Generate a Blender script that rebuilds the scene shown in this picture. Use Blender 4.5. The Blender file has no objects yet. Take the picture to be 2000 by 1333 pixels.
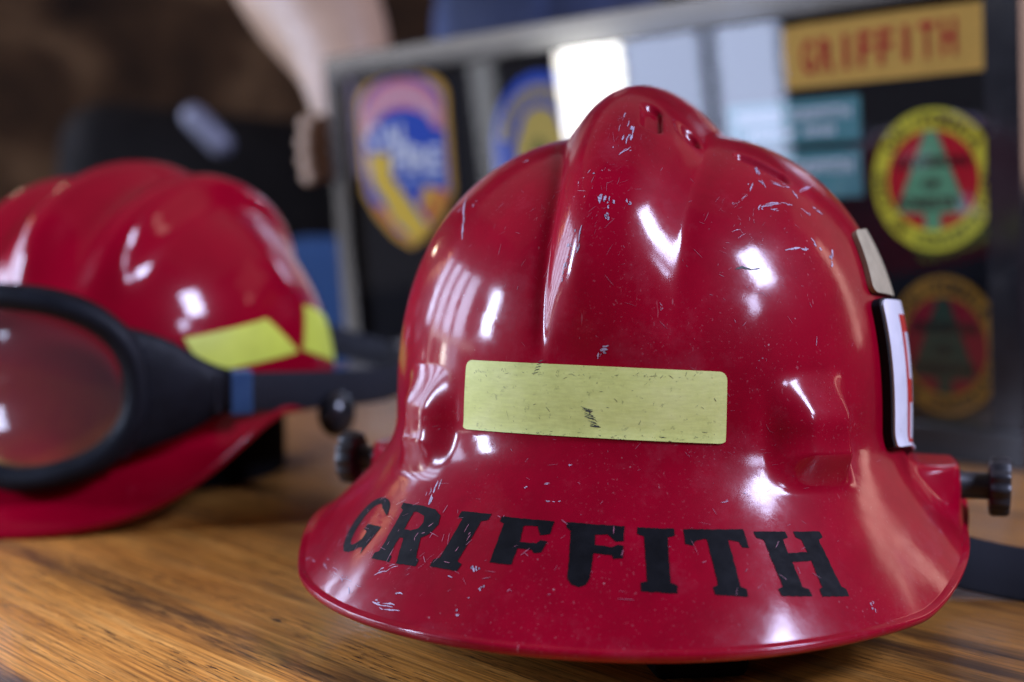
import bpy, bmesh, math, random
import numpy as np
from mathutils import Vector, Matrix
from mathutils.geometry import tessellate_polygon

scene = bpy.context.scene
random.seed(7)
R = math.radians

# ---------------------------------------------------------------- camera
CAM_H = 0.153
cam_data = bpy.data.cameras.new('camera')
cam_data.sensor_width = 36.0
cam_data.lens = 50.4
cam_data.clip_start = 0.01
cam_data.clip_end = 50
cam_data.dof.use_dof = True
cam_data.dof.focus_distance = 0.505
cam_data.dof.aperture_fstop = 4.6
cam_data.dof.aperture_blades = 9
cam = bpy.data.objects.new('camera', cam_data)
scene.collection.objects.link(cam)
cam.location = (0, 0, CAM_H)
cam.rotation_euler = (math.pi / 2 - math.atan(208 / 2800), 0, 0)
scene.camera = cam

# ---------------------------------------------------------------- light: a dim room, windows left and right, a warm wall
scene.view_settings.view_transform = 'Standard'
scene.view_settings.look = 'None'
scene.view_settings.exposure = 1.05
scene.view_settings.gamma = 1.0
scene.view_settings.use_curve_mapping = False
scene.cycles.use_denoising = True
scene.cycles.max_bounces = 10
scene.cycles.sample_clamp_indirect = 6.0
scene.cycles.caustics_reflective = False

world = bpy.data.worlds.new('World')
scene.world = world
world.use_nodes = True
bg = world.node_tree.nodes['Background']
bg.inputs['Color'].default_value = (0.80, 0.72, 0.78, 1)
bg.inputs['Strength'].default_value = 0.04

def area(name, loc, target, w, h, radiance, col):
    l = bpy.data.lights.new(name, 'AREA')
    l.shape = 'RECTANGLE'
    l.size, l.size_y = w, h
    l.energy = radiance * math.pi * w * h
    l.color = col
    o = bpy.data.objects.new(name, l)
    scene.collection.objects.link(o)
    o.location = loc
    d = Vector(target) - Vector(loc)
    o.rotation_euler = d.to_track_quat('-Z', 'Y').to_euler()
    return o

SKY = (0.60, 0.70, 1.0)
def left_pane(y0, y1, z0, z1, rad, col=SKY):      # panes of the window wall, all in the plane x = -2.6
    area('window_light', (-2.6, (y0 + y1) / 2, (z0 + z1) / 2), (0, (y0 + y1) / 2, (z0 + z1) / 2), abs(y1 - y0), z1 - z0, rad, col)
left_pane(1.315, 1.475, -0.45, 0.345, 14.0, (1.0, 0.98, 0.93))
left_pane(1.10, 1.305, -0.45, 0.36, 3.5)
left_pane(0.90, 1.065, -0.05, 0.36, 3.8)
left_pane(1.655, 1.715, -0.15, 0.36, 0.8, (0.9, 0.92, 1.0))
left_pane(2.03, 2.06, 0.06, 0.36, 0.7, (0.75, 0.65, 1.0))
for y0, y1, z0, rad in ((-0.08, 0.25, 0.62, 50.0), (0.80, 1.16, 0.47, 11.0), (1.30, 1.60, 0.47, 11.0), (1.80, 2.10, 0.47, 9.0), (2.4, 2.7, 0.47, 9.0)):
    left_pane(y0, y1, z0, 1.45, rad)
area('rail_fill_light', (-2.66, 1.3, 0.415), (0, 1.3, 0.415), 1.9, 0.07, 3.6, (1.0, 0.95, 0.95))      # added strip light, mirrored as grey in the case's top rail
area('rail_fill_light', (-2.66, 2.2, 0.00), (0, 2.2, 0.00), 0.11, 1.10, 1.8, (1.0, 0.95, 0.95))  # added upright strip light that greys the case's left rail
# window high on the right, behind the photographer
area('window_light', (2.15, -0.45, 1.95), (0.05, 0.6, 0.15), 0.58, 0.84, 44.0, (0.60, 0.66, 1.0))
area('window_light', (2.00, -0.95, 1.28), (0.05, 0.6, 0.15), 0.26, 0.30, 30.0, (0.60, 0.66, 1.0))
# sunlit peach-coloured wall to the right
area('wall_bounce', (1.9, 1.75, 1.0), (0.05, 0.6, 0.12), 1.0, 1.5, 0.26, (1.0, 0.60, 0.50))
area('peach_fill_light', (2.12, 1.36, 0.76), (0.10, 0.53, 0.15), 0.20, 1.05, 2.6, (1.0, 0.64, 0.53))  # added narrow light, gives the peach bands on the helmet's right side
# pale ceiling
area('ceiling_bounce', (0.0, 1.9, 2.3), (0.0, 1.9, 0), 4.4, 3.2, 0.09, (1.0, 0.74, 0.66))

def bulb(loc, rad, col, watts):
    l = bpy.data.lights.new('pendant_bulb', 'POINT')
    l.shadow_soft_size = rad
    l.color = col
    l.energy = watts
    o = bpy.data.objects.new('pendant_bulb', l)
    scene.collection.objects.link(o)
    o.location = loc
for az, el, w in ((-28, 12, .7), (-48, 21, .3), (-47, 18, .3), (-45, 15, .3), (-40, 12, .22), (-42, 15, .22)):
    d = 2.2
    bulb((math.sin(R(az)) * math.cos(R(el)) * d - .02, .56 + math.cos(R(az)) * math.cos(R(el)) * d, .14 + d * math.sin(R(el))), 0.018,
         (1.0, 0.85, 0.62) if w > .5 else (1.0, 0.50, 0.22), w)

# ---------------------------------------------------------------- helpers
COL = scene.collection
MATS = {}

class NT:
    """tiny node-tree helper"""
    def __init__(self, name):
        self.m = bpy.data.materials.new(name)
        self.m.use_nodes = True
        self.t = self.m.node_tree
        self.b = self.t.nodes['Principled BSDF']
        self.out = self.t.nodes['Material Output']
    def n(self, kind, **kw):
        nd = self.t.nodes.new(kind)
        for k, v in kw.items():
            if k in nd.inputs:
                nd.inputs[k].default_value = v
            else:
                setattr(nd, k, v)
        return nd
    def l(self, a, b):
        self.t.links.new(a, b)
    def coord(self, scale=(1, 1, 1), loc=(0, 0, 0), rot=(0, 0, 0), kind='Object'):
        tc = self.n('ShaderNodeTexCoord')
        mp = self.n('ShaderNodeMapping')
        mp.inputs['Scale'].default_value = scale
        mp.inputs['Location'].default_value = loc
        mp.inputs['Rotation'].default_value = rot
        self.l(tc.outputs[kind], mp.inputs['Vector'])
        return mp.outputs['Vector']
    def noise(self, vec, scale, detail=4, rough=.55, dist=0):
        nd = self.n('ShaderNodeTexNoise')
        nd.inputs['Scale'].default_value = scale
        nd.inputs['Detail'].default_value = detail
        nd.inputs['Roughness'].default_value = rough
        nd.inputs['Distortion'].default_value = dist
        self.l(vec, nd.inputs['Vector'])
        return nd.outputs['Fac']
    def ramp(self, fac, stops):
        nd = self.n('ShaderNodeValToRGB')
        e = nd.color_ramp.elements
        while len(e) < len(stops):
            e.new(0.5)
        for el, (p, c) in zip(e, stops):
            el.position = p
            el.color = (c, c, c, 1) if np.isscalar(c) else (*c, 1)
        self.l(fac, nd.inputs['Fac'])
        return nd.outputs['Color']
    def mix(self, fac, a, b, mode='MIX'):
        nd = self.n('ShaderNodeMix')
        nd.data_type = 'RGBA'
        nd.blend_type = mode
        for sock, v in ((nd.inputs[0], fac), (nd.inputs[6], a), (nd.inputs[7], b)):
            if isinstance(v, bpy.types.NodeSocket):
                self.l(v, sock)
            elif np.isscalar(v):
                sock.default_value = v
            else:
                sock.default_value = (*v, 1)
        return nd.outputs[2]
    def bump(self, h, strength, dist=.001):
        nd = self.n('ShaderNodeBump')
        nd.inputs['Strength'].default_value = strength
        nd.inputs['Distance'].default_value = dist
        self.l(h, nd.inputs['Height'])
        self.l(nd.outputs['Normal'], self.b.inputs['Normal'])
        return nd.outputs['Normal']

def plain(name, col, rough=.5, metal=0, var=.12, scale=60, bump=0.0, coat=0, spec=.5, stretch=(1, 1, 1)):
    """a one-colour material with mottling, and fine relief if asked"""
    if name in MATS:
        return MATS[name]
    k = NT(name)
    v = k.coord(stretch)
    f = k.noise(v, scale, 5, .6)
    lo = tuple(max(0, c * (1 - var)) for c in col)
    hi = tuple(min(1, c * (1 + var)) for c in col)
    k.l(k.ramp(f, [(.3, lo), (.7, hi)]), k.b.inputs['Base Color'])
    r = k.ramp(k.noise(v, scale * 2.3, 3), [(.3, max(0, rough - .08)), (.7, min(1, rough + .08))])
    k.l(r, k.b.inputs['Roughness'])
    k.b.inputs['Metallic'].default_value = metal
    k.b.inputs['Coat Weight'].default_value = coat
    k.b.inputs['Coat Roughness'].default_value = .08
    k.b.inputs['Specular IOR Level'].default_value = spec
    if bump:
        k.bump(k.noise(v, scale * 6, 4, .7), bump)
    MATS[name] = k.m
    return k.m

def fabric(name, col, scale=900, var=.25):
    """woven or embroidered thread"""
    if name in MATS:
        return MATS[name]
    k = NT(name)
    v = k.coord()
    w = k.n('ShaderNodeTexWave', wave_type='BANDS', bands_direction='DIAGONAL')
    w.inputs['Scale'].default_value = scale
    w.inputs['Distortion'].default_value = 3
    k.l(v, w.inputs['Vector'])
    lo = tuple(c * (1 - var) for c in col)
    hi = tuple(min(1, c * (1 + var)) for c in col)
    base = k.ramp(w.outputs['Fac'], [(.1, lo), (.9, hi)])
    base = k.mix(k.ramp(k.noise(v, 70, 4), [(.35, 0), (.75, .35)]), base, tuple(c * .7 for c in col))
    k.l(base, k.b.inputs['Base Color'])
    k.b.inputs['Roughness'].default_value = .85
    k.b.inputs['Specular IOR Level'].default_value = .25
    k.bump(w.outputs['Fac'], .4, .0005)
    MATS[name] = k.m
    return k.m

def tag(o, label=None, cat=None, group=None, kind=None):
    if label: o['label'] = label
    if cat: o['category'] = cat
    if group: o['group'] = group
    if kind: o['kind'] = kind
    return o

def empty(name, loc=(0, 0, 0), mat=None):
    o = bpy.data.objects.new(name, None)
    o.empty_display_size = .02
    COL.objects.link(o)
    if mat is not None:
        o.matrix_world = mat
    else:
        o.location = loc
    return o

def obj(name, verts, faces, mat, parent=None, smooth=True, angle=None):
    me = bpy.data.meshes.new(name)
    me.from_pydata([tuple(map(float, v)) for v in verts], [], faces)
    me.update()
    return link(name, me, mat, parent, smooth, angle)

def link(name, me, mat, parent=None, smooth=True, angle=None):
    me.materials.append(mat)
    me.polygons.foreach_set('use_smooth', [bool(smooth)] * len(me.polygons))
    o = bpy.data.objects.new(name, me)
    COL.objects.link(o)
    if parent is not None:
        o.parent = parent
    if angle is not None:
        me.set_sharp_from_angle(angle=R(angle))
    return o

def bm_obj(name, bm, mat, parent=None, smooth=True, angle=None):
    bmesh.ops.recalc_face_normals(bm, faces=bm.faces[:])
    me = bpy.data.meshes.new(name)
    bm.to_mesh(me)
    bm.free()
    return link(name, me, mat, parent, smooth, angle)

def box(name, lo, hi, mat, parent=None, bev=.001, seg=2):
    bm = bmesh.new()
    bmesh.ops.create_cube(bm, size=1)
    for v in bm.verts:
        v.co = [lo[i] + (v.co[i] + .5) * (hi[i] - lo[i]) for i in range(3)]
    if bev:
        bmesh.ops.bevel(bm, geom=bm.edges[:], offset=bev, segments=seg, affect='EDGES', profile=.5)
    return bm_obj(name, bm, mat, parent, bev > .008, 40 if bev > .008 else None)

def prism(name, outer, y0, y1, mat, parent=None, holes=(), bev=0):
    """2-D outline (x, z) given thickness along y (y0 nearest the viewer)"""
    loops = [[(x, z) for x, z in outer]] + [[(x, z) for x, z in h] for h in holes]
    tri = tessellate_polygon([[Vector((x, z, 0)) for x, z in lp] for lp in loops])
    flat = [p for lp in loops for p in lp]
    n = len(flat)
    verts = [(x, y0, z) for x, z in flat] + [(x, y1, z) for x, z in flat]
    faces = [tuple(t) for t in tri] + [tuple(n + i for i in reversed(t)) for t in tri]
    b = 0
    for lp in loops:
        m = len(lp)
        for i in range(m):
            j = (i + 1) % m
            faces.append((b + i, b + j, n + b + j, n + b + i))
        b += m
    bm = bmesh.new()
    vs = [bm.verts.new(v) for v in verts]
    for f in faces:
        try:
            bm.faces.new([vs[i] for i in f])
        except ValueError:
            pass
    return bm_obj(name, bm, mat, parent, False)

def catmull(pts, n=12):
    P = [np.array(p, float) for p in pts]
    P = [2 * P[0] - P[1]] + P + [2 * P[-1] - P[-2]]
    out = []
    for i in range(1, len(P) - 2):
        for k in range(n):
            t = k / n
            out.append(.5 * (2 * P[i] + (P[i + 1] - P[i - 1]) * t + (2 * P[i - 1] - 5 * P[i] + 4 * P[i + 1] - P[i + 2]) * t * t
                             + (3 * P[i] - P[i - 1] - 3 * P[i + 1] + P[i + 2]) * t ** 3))
    out.append(P[-2])
    return out

def ribbon(name, pts, width_dir, width, thick, mat, parent=None, n=10):
    """webbing strap: centre line pts, width along width_dir (one per point or a single vector)"""
    c = catmull(pts, n)
    wd = catmull(width_dir, n) if np.ndim(width_dir) == 2 else [np.array(width_dir, float)] * len(c)
    V, Fc = [], []
    for i, p in enumerate(c):
        t = c[min(i + 1, len(c) - 1)] - c[max(i - 1, 0)]
        t = t / np.linalg.norm(t)
        w = wd[i] - t * (wd[i] @ t)
        w = w / np.linalg.norm(w)
        nn = np.cross(t, w)
        for a, b in ((-1, -.5), (-.92, -1), (.92, -1), (1, -.5), (1, .5), (.92, 1), (-.92, 1), (-1, .5)):
            V.append(p + w * a * width / 2 + nn * b * thick / 2)
    m = len(c)
    for i in range(m - 1):
        for k in range(8):
            Fc.append((i * 8 + k, i * 8 + (k + 1) % 8, i * 8 + 8 + (k + 1) % 8, i * 8 + 8 + k))
    Fc.append(tuple(range(7, -1, -1)))
    Fc.append(tuple((m - 1) * 8 + k for k in range(8)))
    return obj(name, V, Fc, mat, parent, True, 50)

def lathe(name, prof, mat, parent, axis_mat, seg=48, lobes=0, depth=0, angle=35):
    """profile (radius, height) turned about local z; optional grip flutes on radii flagged by height order"""
    V, Fc = [], []
    for r, h, fl in prof:
        for k in range(seg):
            a = 2 * math.pi * k / seg
            rr = r * (1 - (depth * (.5 - .5 * math.cos(lobes * a)) if fl else 0))
            V.append(tuple(axis_mat @ Vector((rr * math.cos(a), rr * math.sin(a), h))))
    m = len(prof)
    for i in range(m - 1):
        for k in range(seg):
            Fc.append((i * seg + k, i * seg + (k + 1) % seg, (i + 1) * seg + (k + 1) % seg, (i + 1) * seg + k))
    Fc.append(tuple(range(seg - 1, -1, -1)))
    Fc.append(tuple((m - 1) * seg + k for k in range(seg)))
    return obj(name, V, Fc, mat, parent, True, angle)

def text_tris(s, size=1.0):
    """outline letters of the built-in font as flat triangles: (verts 2-D, faces, width)"""
    cu = bpy.data.curves.new('t', 'FONT')
    cu.body = s
    cu.size = size
    cu.offset = .025 * size
    cu.resolution_u = 3
    o = bpy.data.objects.new('t', cu)
    COL.objects.link(o)
    bpy.context.view_layer.update()
    me = bpy.data.meshes.new_from_object(o.evaluated_get(bpy.context.evaluated_depsgraph_get()))
    V = [(v.co.x, v.co.y) for v in me.vertices]
    Fc = [tuple(p.vertices) for p in me.polygons]
    bpy.data.objects.remove(o)
    bpy.data.curves.remove(cu)
    bpy.data.meshes.remove(me)
    return V, Fc

def lettering(name, s, x0, x1, z0, z1, y, mat, parent, bold=0):
    """a word fitted to a rectangle of the local x-z plane"""
    V, Fc = text_tris(s)
    xs = [v[0] for v in V]; zs = [v[1] for v in V]
    ax, bx, az, bz = min(xs), max(xs), min(zs), max(zs)
    W = [(x0 + (x - ax) / (bx - ax) * (x1 - x0), y, z0 + (z - az) / (bz - az) * (z1 - z0)) for x, z in V]
    o = obj(name, W, Fc, mat, parent, False)
    m = o.modifiers.new('thick', 'SOLIDIFY')
    m.thickness = .0004
    m.offset = 0
    return o

def arc_lettering(name, s, cx, cz, rx, rz, a0, a1, size, y, mat, parent, inward=False):
    """letters set along an ellipse; angles in degrees, 90 = top"""
    V, Fc = [], []
    n = len(s)
    for i, ch in enumerate(s):
        if ch == ' ':
            continue
        tv, tf = text_tris(ch, size)
        xs = [v[0] for v in tv]
        mx = (min(xs) + max(xs)) / 2
        a = R(a0 + (a1 - a0) * (i + .5) / n)
        px, pz = cx + rx * math.cos(a), cz + rz * math.sin(a)
        rot = a - math.pi / 2 if not inward else a + math.pi / 2
        b = len(V)
        for x, z in tv:
            x -= mx
            z -= size * .35
            V.append((px + x * math.cos(rot) - z * math.sin(rot), y, pz + x * math.sin(rot) + z * math.cos(rot)))
        Fc += [tuple(b + k for k in f) for f in tf]
    o = obj(name, V, Fc, mat, parent, False)
    m = o.modifiers.new('thick', 'SOLIDIFY')
    m.thickness = .0004
    m.offset = 0
    return o

def ell(cx, cz, rx, rz, n=48, a0=0, a1=360):
    return [(cx + rx * math.cos(R(a0 + (a1 - a0) * k / n)), cz + rz * math.sin(R(a0 + (a1 - a0) * k / n))) for k in range(n if a1 - a0 == 360 else n + 1)]

# ---------------------------------------------------------------- shell surfaces (numpy)
def sstep(x, a, b):
    t = np.clip((x - a) / (b - a), 0, 1)
    return t * t * (3 - 2 * t)

def supell(a, lf, lb, w, n):
    c, s = np.cos(a), np.sin(a)
    l = np.where(c > 0, lf, lb)
    return (np.abs(c / l) ** n + np.abs(s / w) ** n) ** (-1 / n)

def grid_normals(p):
    da = np.roll(p, -1, 0) - np.roll(p, 1, 0)
    dv = np.gradient(p, axis=1)
    n = np.cross(da, dv)
    l = np.linalg.norm(n, axis=2, keepdims=True)
    n = n / np.maximum(l, 1e-12)
    n[:, 0] = (0, 0, 1)
    flip = np.sum(n * p, axis=2, keepdims=True) < 0
    return np.where(flip, -n, n)

VD = 0.60      # share of the rows that is dome, the rest is brim
RE = [0.1725, 0.1352, 2.13]

def angdist(a, b):
    return np.abs((a - b + np.pi) % (2 * np.pi) - np.pi)

def shell_one(A, V):
    """old front helmet: one broad crown ridge, temple bulges, side lugs, full flared brim.
    local axes: x = to the wearer's left, y = front, z = up"""
    rp = supell(A, 0.124, 0.128, 0.1045, 2.15)
    ca = np.cos(A)
    zb = 0.083 + 0.004 * ca - 0.012 * (1 - np.abs(ca)) + np.where(ca < 0, 0.03 * ca, 0)
    zt = 0.1965
    n = 2.46
    ph = np.clip(V / VD, 0, 1) * np.pi / 2
    rd = rp * np.sin(ph) ** (2 / n)
    zd = zb + (zt - zb) * np.maximum(np.cos(ph), 0) ** (2 / n)
    # brim
    t = np.clip((V - VD) / (1 - VD), 0, 1)
    re = supell(A, RE[0], 0.142, RE[1], RE[2])
    ze = 0.022 + 0.012 * sstep(np.abs(np.sin(A)), .75, 1.0) + np.where(ca < 0, -0.02 * ca, 0)
    ad = np.degrees(A)
    re = re * (1 + .026 * np.exp(-((ad + 62) / 30) ** 2) - .014 * np.exp(-((ad - 38) / 22) ** 2) - .045 * np.exp(-((ad - 86) / 20) ** 2))
    w = re - rp
    def bez(p0, p1, p2, p3):
        return p0 * (1 - t) ** 3 + 3 * p1 * t * (1 - t) ** 2 + 3 * p2 * t * t * (1 - t) + p3 * t ** 3
    rb = bez(rp, rp + .0005, re - .52 * w, re)
    zbm = bez(zb, zb - .30 * (zb - ze), ze + .44 * (zb - ze), ze)
    # lug profile at the sides
    wl = 1 - sstep(angdist(np.abs(A), np.radians(96)), np.radians(5), np.radians(16))
    zl = 0.0595
    tt = t
    out = sstep(tt, 0.08, .5)
    rl = rp + (0.1285 - rp) * (out * .96 + .04 * sstep(tt, .45, .7)) + (re - 0.1285) * sstep(tt, .7, 1.0)
    zlg = zb + (zl - zb) * sstep(tt, 0, .25) + (ze - zl) * (sstep(tt, .42, 1.0) * .6 + .4 * np.clip((tt - .45) / .55, 0, 1))
    rb = rb * (1 - wl) + rl * wl
    zbm = zbm * (1 - wl) + zlg * wl
    r = np.where(V <= VD, rd, rb)
    z = np.where(V <= VD, zd, zbm)
    p = np.stack([r * np.sin(A), r * np.cos(A), z], -1)
    nrm = grid_normals(p)
    x, y, zz = p[..., 0], p[..., 1], p[..., 2]
    # crown ridge
    wdt = 0.0165 + 0.0120 * (1 - sstep(y, .02, .105)) + np.where(y < 0, 0, 0)
    wdt = wdt * np.where(x > 0, 1.0 + (.05 + .75 * sstep(y, .03, .095)) * sstep(x, 0, .012), 1.0)
    q = np.abs(x) / wdt
    qc = np.clip(q / 1.12, 0, 1)
    sharp = np.maximum(1 - np.clip(q, 0, 1) ** 2.1, 0) ** 1.15
    smooth_ = (1 - qc ** 2) ** 2
    prof = np.where(x < 0, .60 * sharp + .40 * smooth_, .30 * sharp + .70 * smooth_)
    amp = np.where(y > 0, sstep(zz, .104, .160), sstep(zz, .09, .15)) * (.0125 + .0055 * sstep(zz, .15, .2))
    groove = -np.where(x < 0, .0011, .0002) * np.exp(-((q - 1.04) / .16) ** 2) * np.where(y > 0, sstep(zz, .102, .125), sstep(zz, .1, .13))
    groove = groove * (1 - .55 * sstep(zz, .16, .195))
    d = amp * prof + groove
    # the forehead of the dome stays a little flat
    # temple bulges
    aa = np.degrees(np.abs(A))
    hb = np.where(A > 0, sstep(aa, 29, 37) * (1 - sstep(aa, 44, 48.5)), .72 * sstep(aa, 24, 32) * (1 - sstep(aa, 37, 43)))
    d = d + .0085 * hb * (1 - sstep(zz, .086, .106)) * (1 - sstep(t, .16, .40))
    # shallow dimples right of the crown
    def seg(x0, y0, x1, y1):
        L2 = (x1 - x0) ** 2 + (y1 - y0) ** 2 + 1e-9
        k = np.clip(((x - x0) * (x1 - x0) + (y - y0) * (y1 - y0)) / L2, 0, 1)
        return np.hypot(x - x0 - k * (x1 - x0), y - y0 - k * (y1 - y0))
    for q0, rad, dep in (((.0112, .0640, .0130, .0735), .0034, .0030), ((.0244, .0619, .0246, .0625), .0044, .0034), ((.0450, .0545, .0590, .0520), .0030, .0024)):
        d = d - dep * np.exp(-(seg(*q0) / rad) ** 6) * (zz > .15)
    p = p + nrm * d[..., None]
    return p

def shell_two(A, V):
    """second helmet: three narrow crown ridges, cap brim that dips to the front"""
    rp = supell(A, 0.122, 0.126, 0.108, 2.1)
    ca = np.cos(A)
    zb = 0.072 + .002 * ca + np.where(ca < 0, .03 * ca, 0)
    zt = 0.184
    n = 2.12
    ph = np.clip(V / VD, 0, 1) * np.pi / 2
    rd = rp * np.sin(ph) ** (2 / n)
    zd = zb + (zt - zb) * np.maximum(np.cos(ph), 0) ** (2 / n)
    t = np.clip((V - VD) / (1 - VD), 0, 1)
    re = supell(A, 0.178, 0.136, 0.124, 2.1)
    ze = 0.056 - 0.054 * sstep(ca, .30, 1.02) + np.where(ca < 0, .010 * ca, 0)
    w = re - rp
    def bez(p0, p1, p2, p3):
        return p0 * (1 - t) ** 3 + 3 * p1 * t * (1 - t) ** 2 + 3 * p2 * t * t * (1 - t) + p3 * t ** 3
    rb = bez(rp, rp + .0005, rp + .36 * w, re)
    zbm = bez(zb, zb - .42 * (zb - ze), ze + .30 * (zb - ze), ze)
    r = np.where(V <= VD, rd, rb)
    z = np.where(V <= VD, zd, zbm)
    p = np.stack([r * np.sin(A), r * np.cos(A), z], -1)
    nrm = grid_normals(p)
    x, y, zz = p[..., 0], p[..., 1], p[..., 2]
    d = 0
    for c, am, wd in ((0, .0140, .014), (-.045, .0140, .0115), (.045, .0140, .0115)):
        q = np.abs(x - c) / wd
        d = d + am * np.exp(-(q ** 2.4)) * sstep(zz, .105, .160)
    p = p + nrm * (d * np.ones_like(zz))[..., None]
    return p

class Surf:
    """a shell evaluated on a dense grid; looks up points and normals by angle (degrees) and row (0..1)"""
    def __init__(self, fn, na=640, nv=300, flip=False):
        self.na, self.nv = na, nv
        a = np.arange(na) / na * 2 * np.pi - np.pi
        v = np.linspace(0, 1, nv)
        v = v.copy()
        A, V = np.meshgrid(a, v, indexing='ij')
        self.p = fn(A, V)
        if flip:                       # front helmet axes to scene axes: local y points to the back
            self.p = self.p * np.array([1, -1, 1])
        self.n = grid_normals(self.p)
    def at(self, adeg, v, off=0.0):
        fa = (np.radians(np.asarray(adeg, float)) + np.pi) / (2 * np.pi) * self.na
        fv = np.clip(np.asarray(v, float), 0, 1) * (self.nv - 1)
        i0 = np.floor(fa).astype(int); j0 = np.minimum(np.floor(fv).astype(int), self.nv - 2)
        u = (fa - i0)[..., None]; w = (fv - j0)[..., None]
        i0 %= self.na; i1 = (i0 + 1) % self.na
        def lerp(g):
            return (g[i0, j0] * (1 - u) + g[i1, j0] * u) * (1 - w) + (g[i0, j0 + 1] * (1 - u) + g[i1, j0 + 1] * u) * w
        q = lerp(self.n)
        q = q / np.linalg.norm(q, axis=-1, keepdims=True)
        return lerp(self.p) + q * np.asarray(off, float)[..., None] if np.ndim(off) else lerp(self.p) + q * off

# ---------------------------------------------------------------- measured marks on the front shell: (angle, row)
LETTERS = [
    ('G', (-44.25, 0.8212), (-32.50, 0.8083), (-34.00, 0.9256), (-42.75, 0.9385)),
    ('R', (-31.25, 0.8140), (-20.75, 0.8097), (-21.00, 0.9170), (-30.50, 0.9242)),
    ('I', (-17.75, 0.8097), (-12.50, 0.8083), (-14.25, 0.9127), (-18.75, 0.9127)),
    ('F', (-10.75, 0.8112), (-2.75, 0.8126), (-3.00, 0.8927), (-10.25, 0.8927)),
    ('J', (-1.00, 0.8126), (7.00, 0.8155), (7.25, 0.9185), (0.25, 0.9185)),
    ('I', (8.75, 0.8169), (13.75, 0.8183), (13.75, 0.9242), (9.50, 0.9213)),
    ('T', (15.00, 0.8183), (23.50, 0.8212), (24.00, 0.9342), (16.50, 0.9256)),
    ('H', (25.00, 0.8255), (36.00, 0.8340), (37.00, 0.9499), (26.75, 0.9356)),
]
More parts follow.
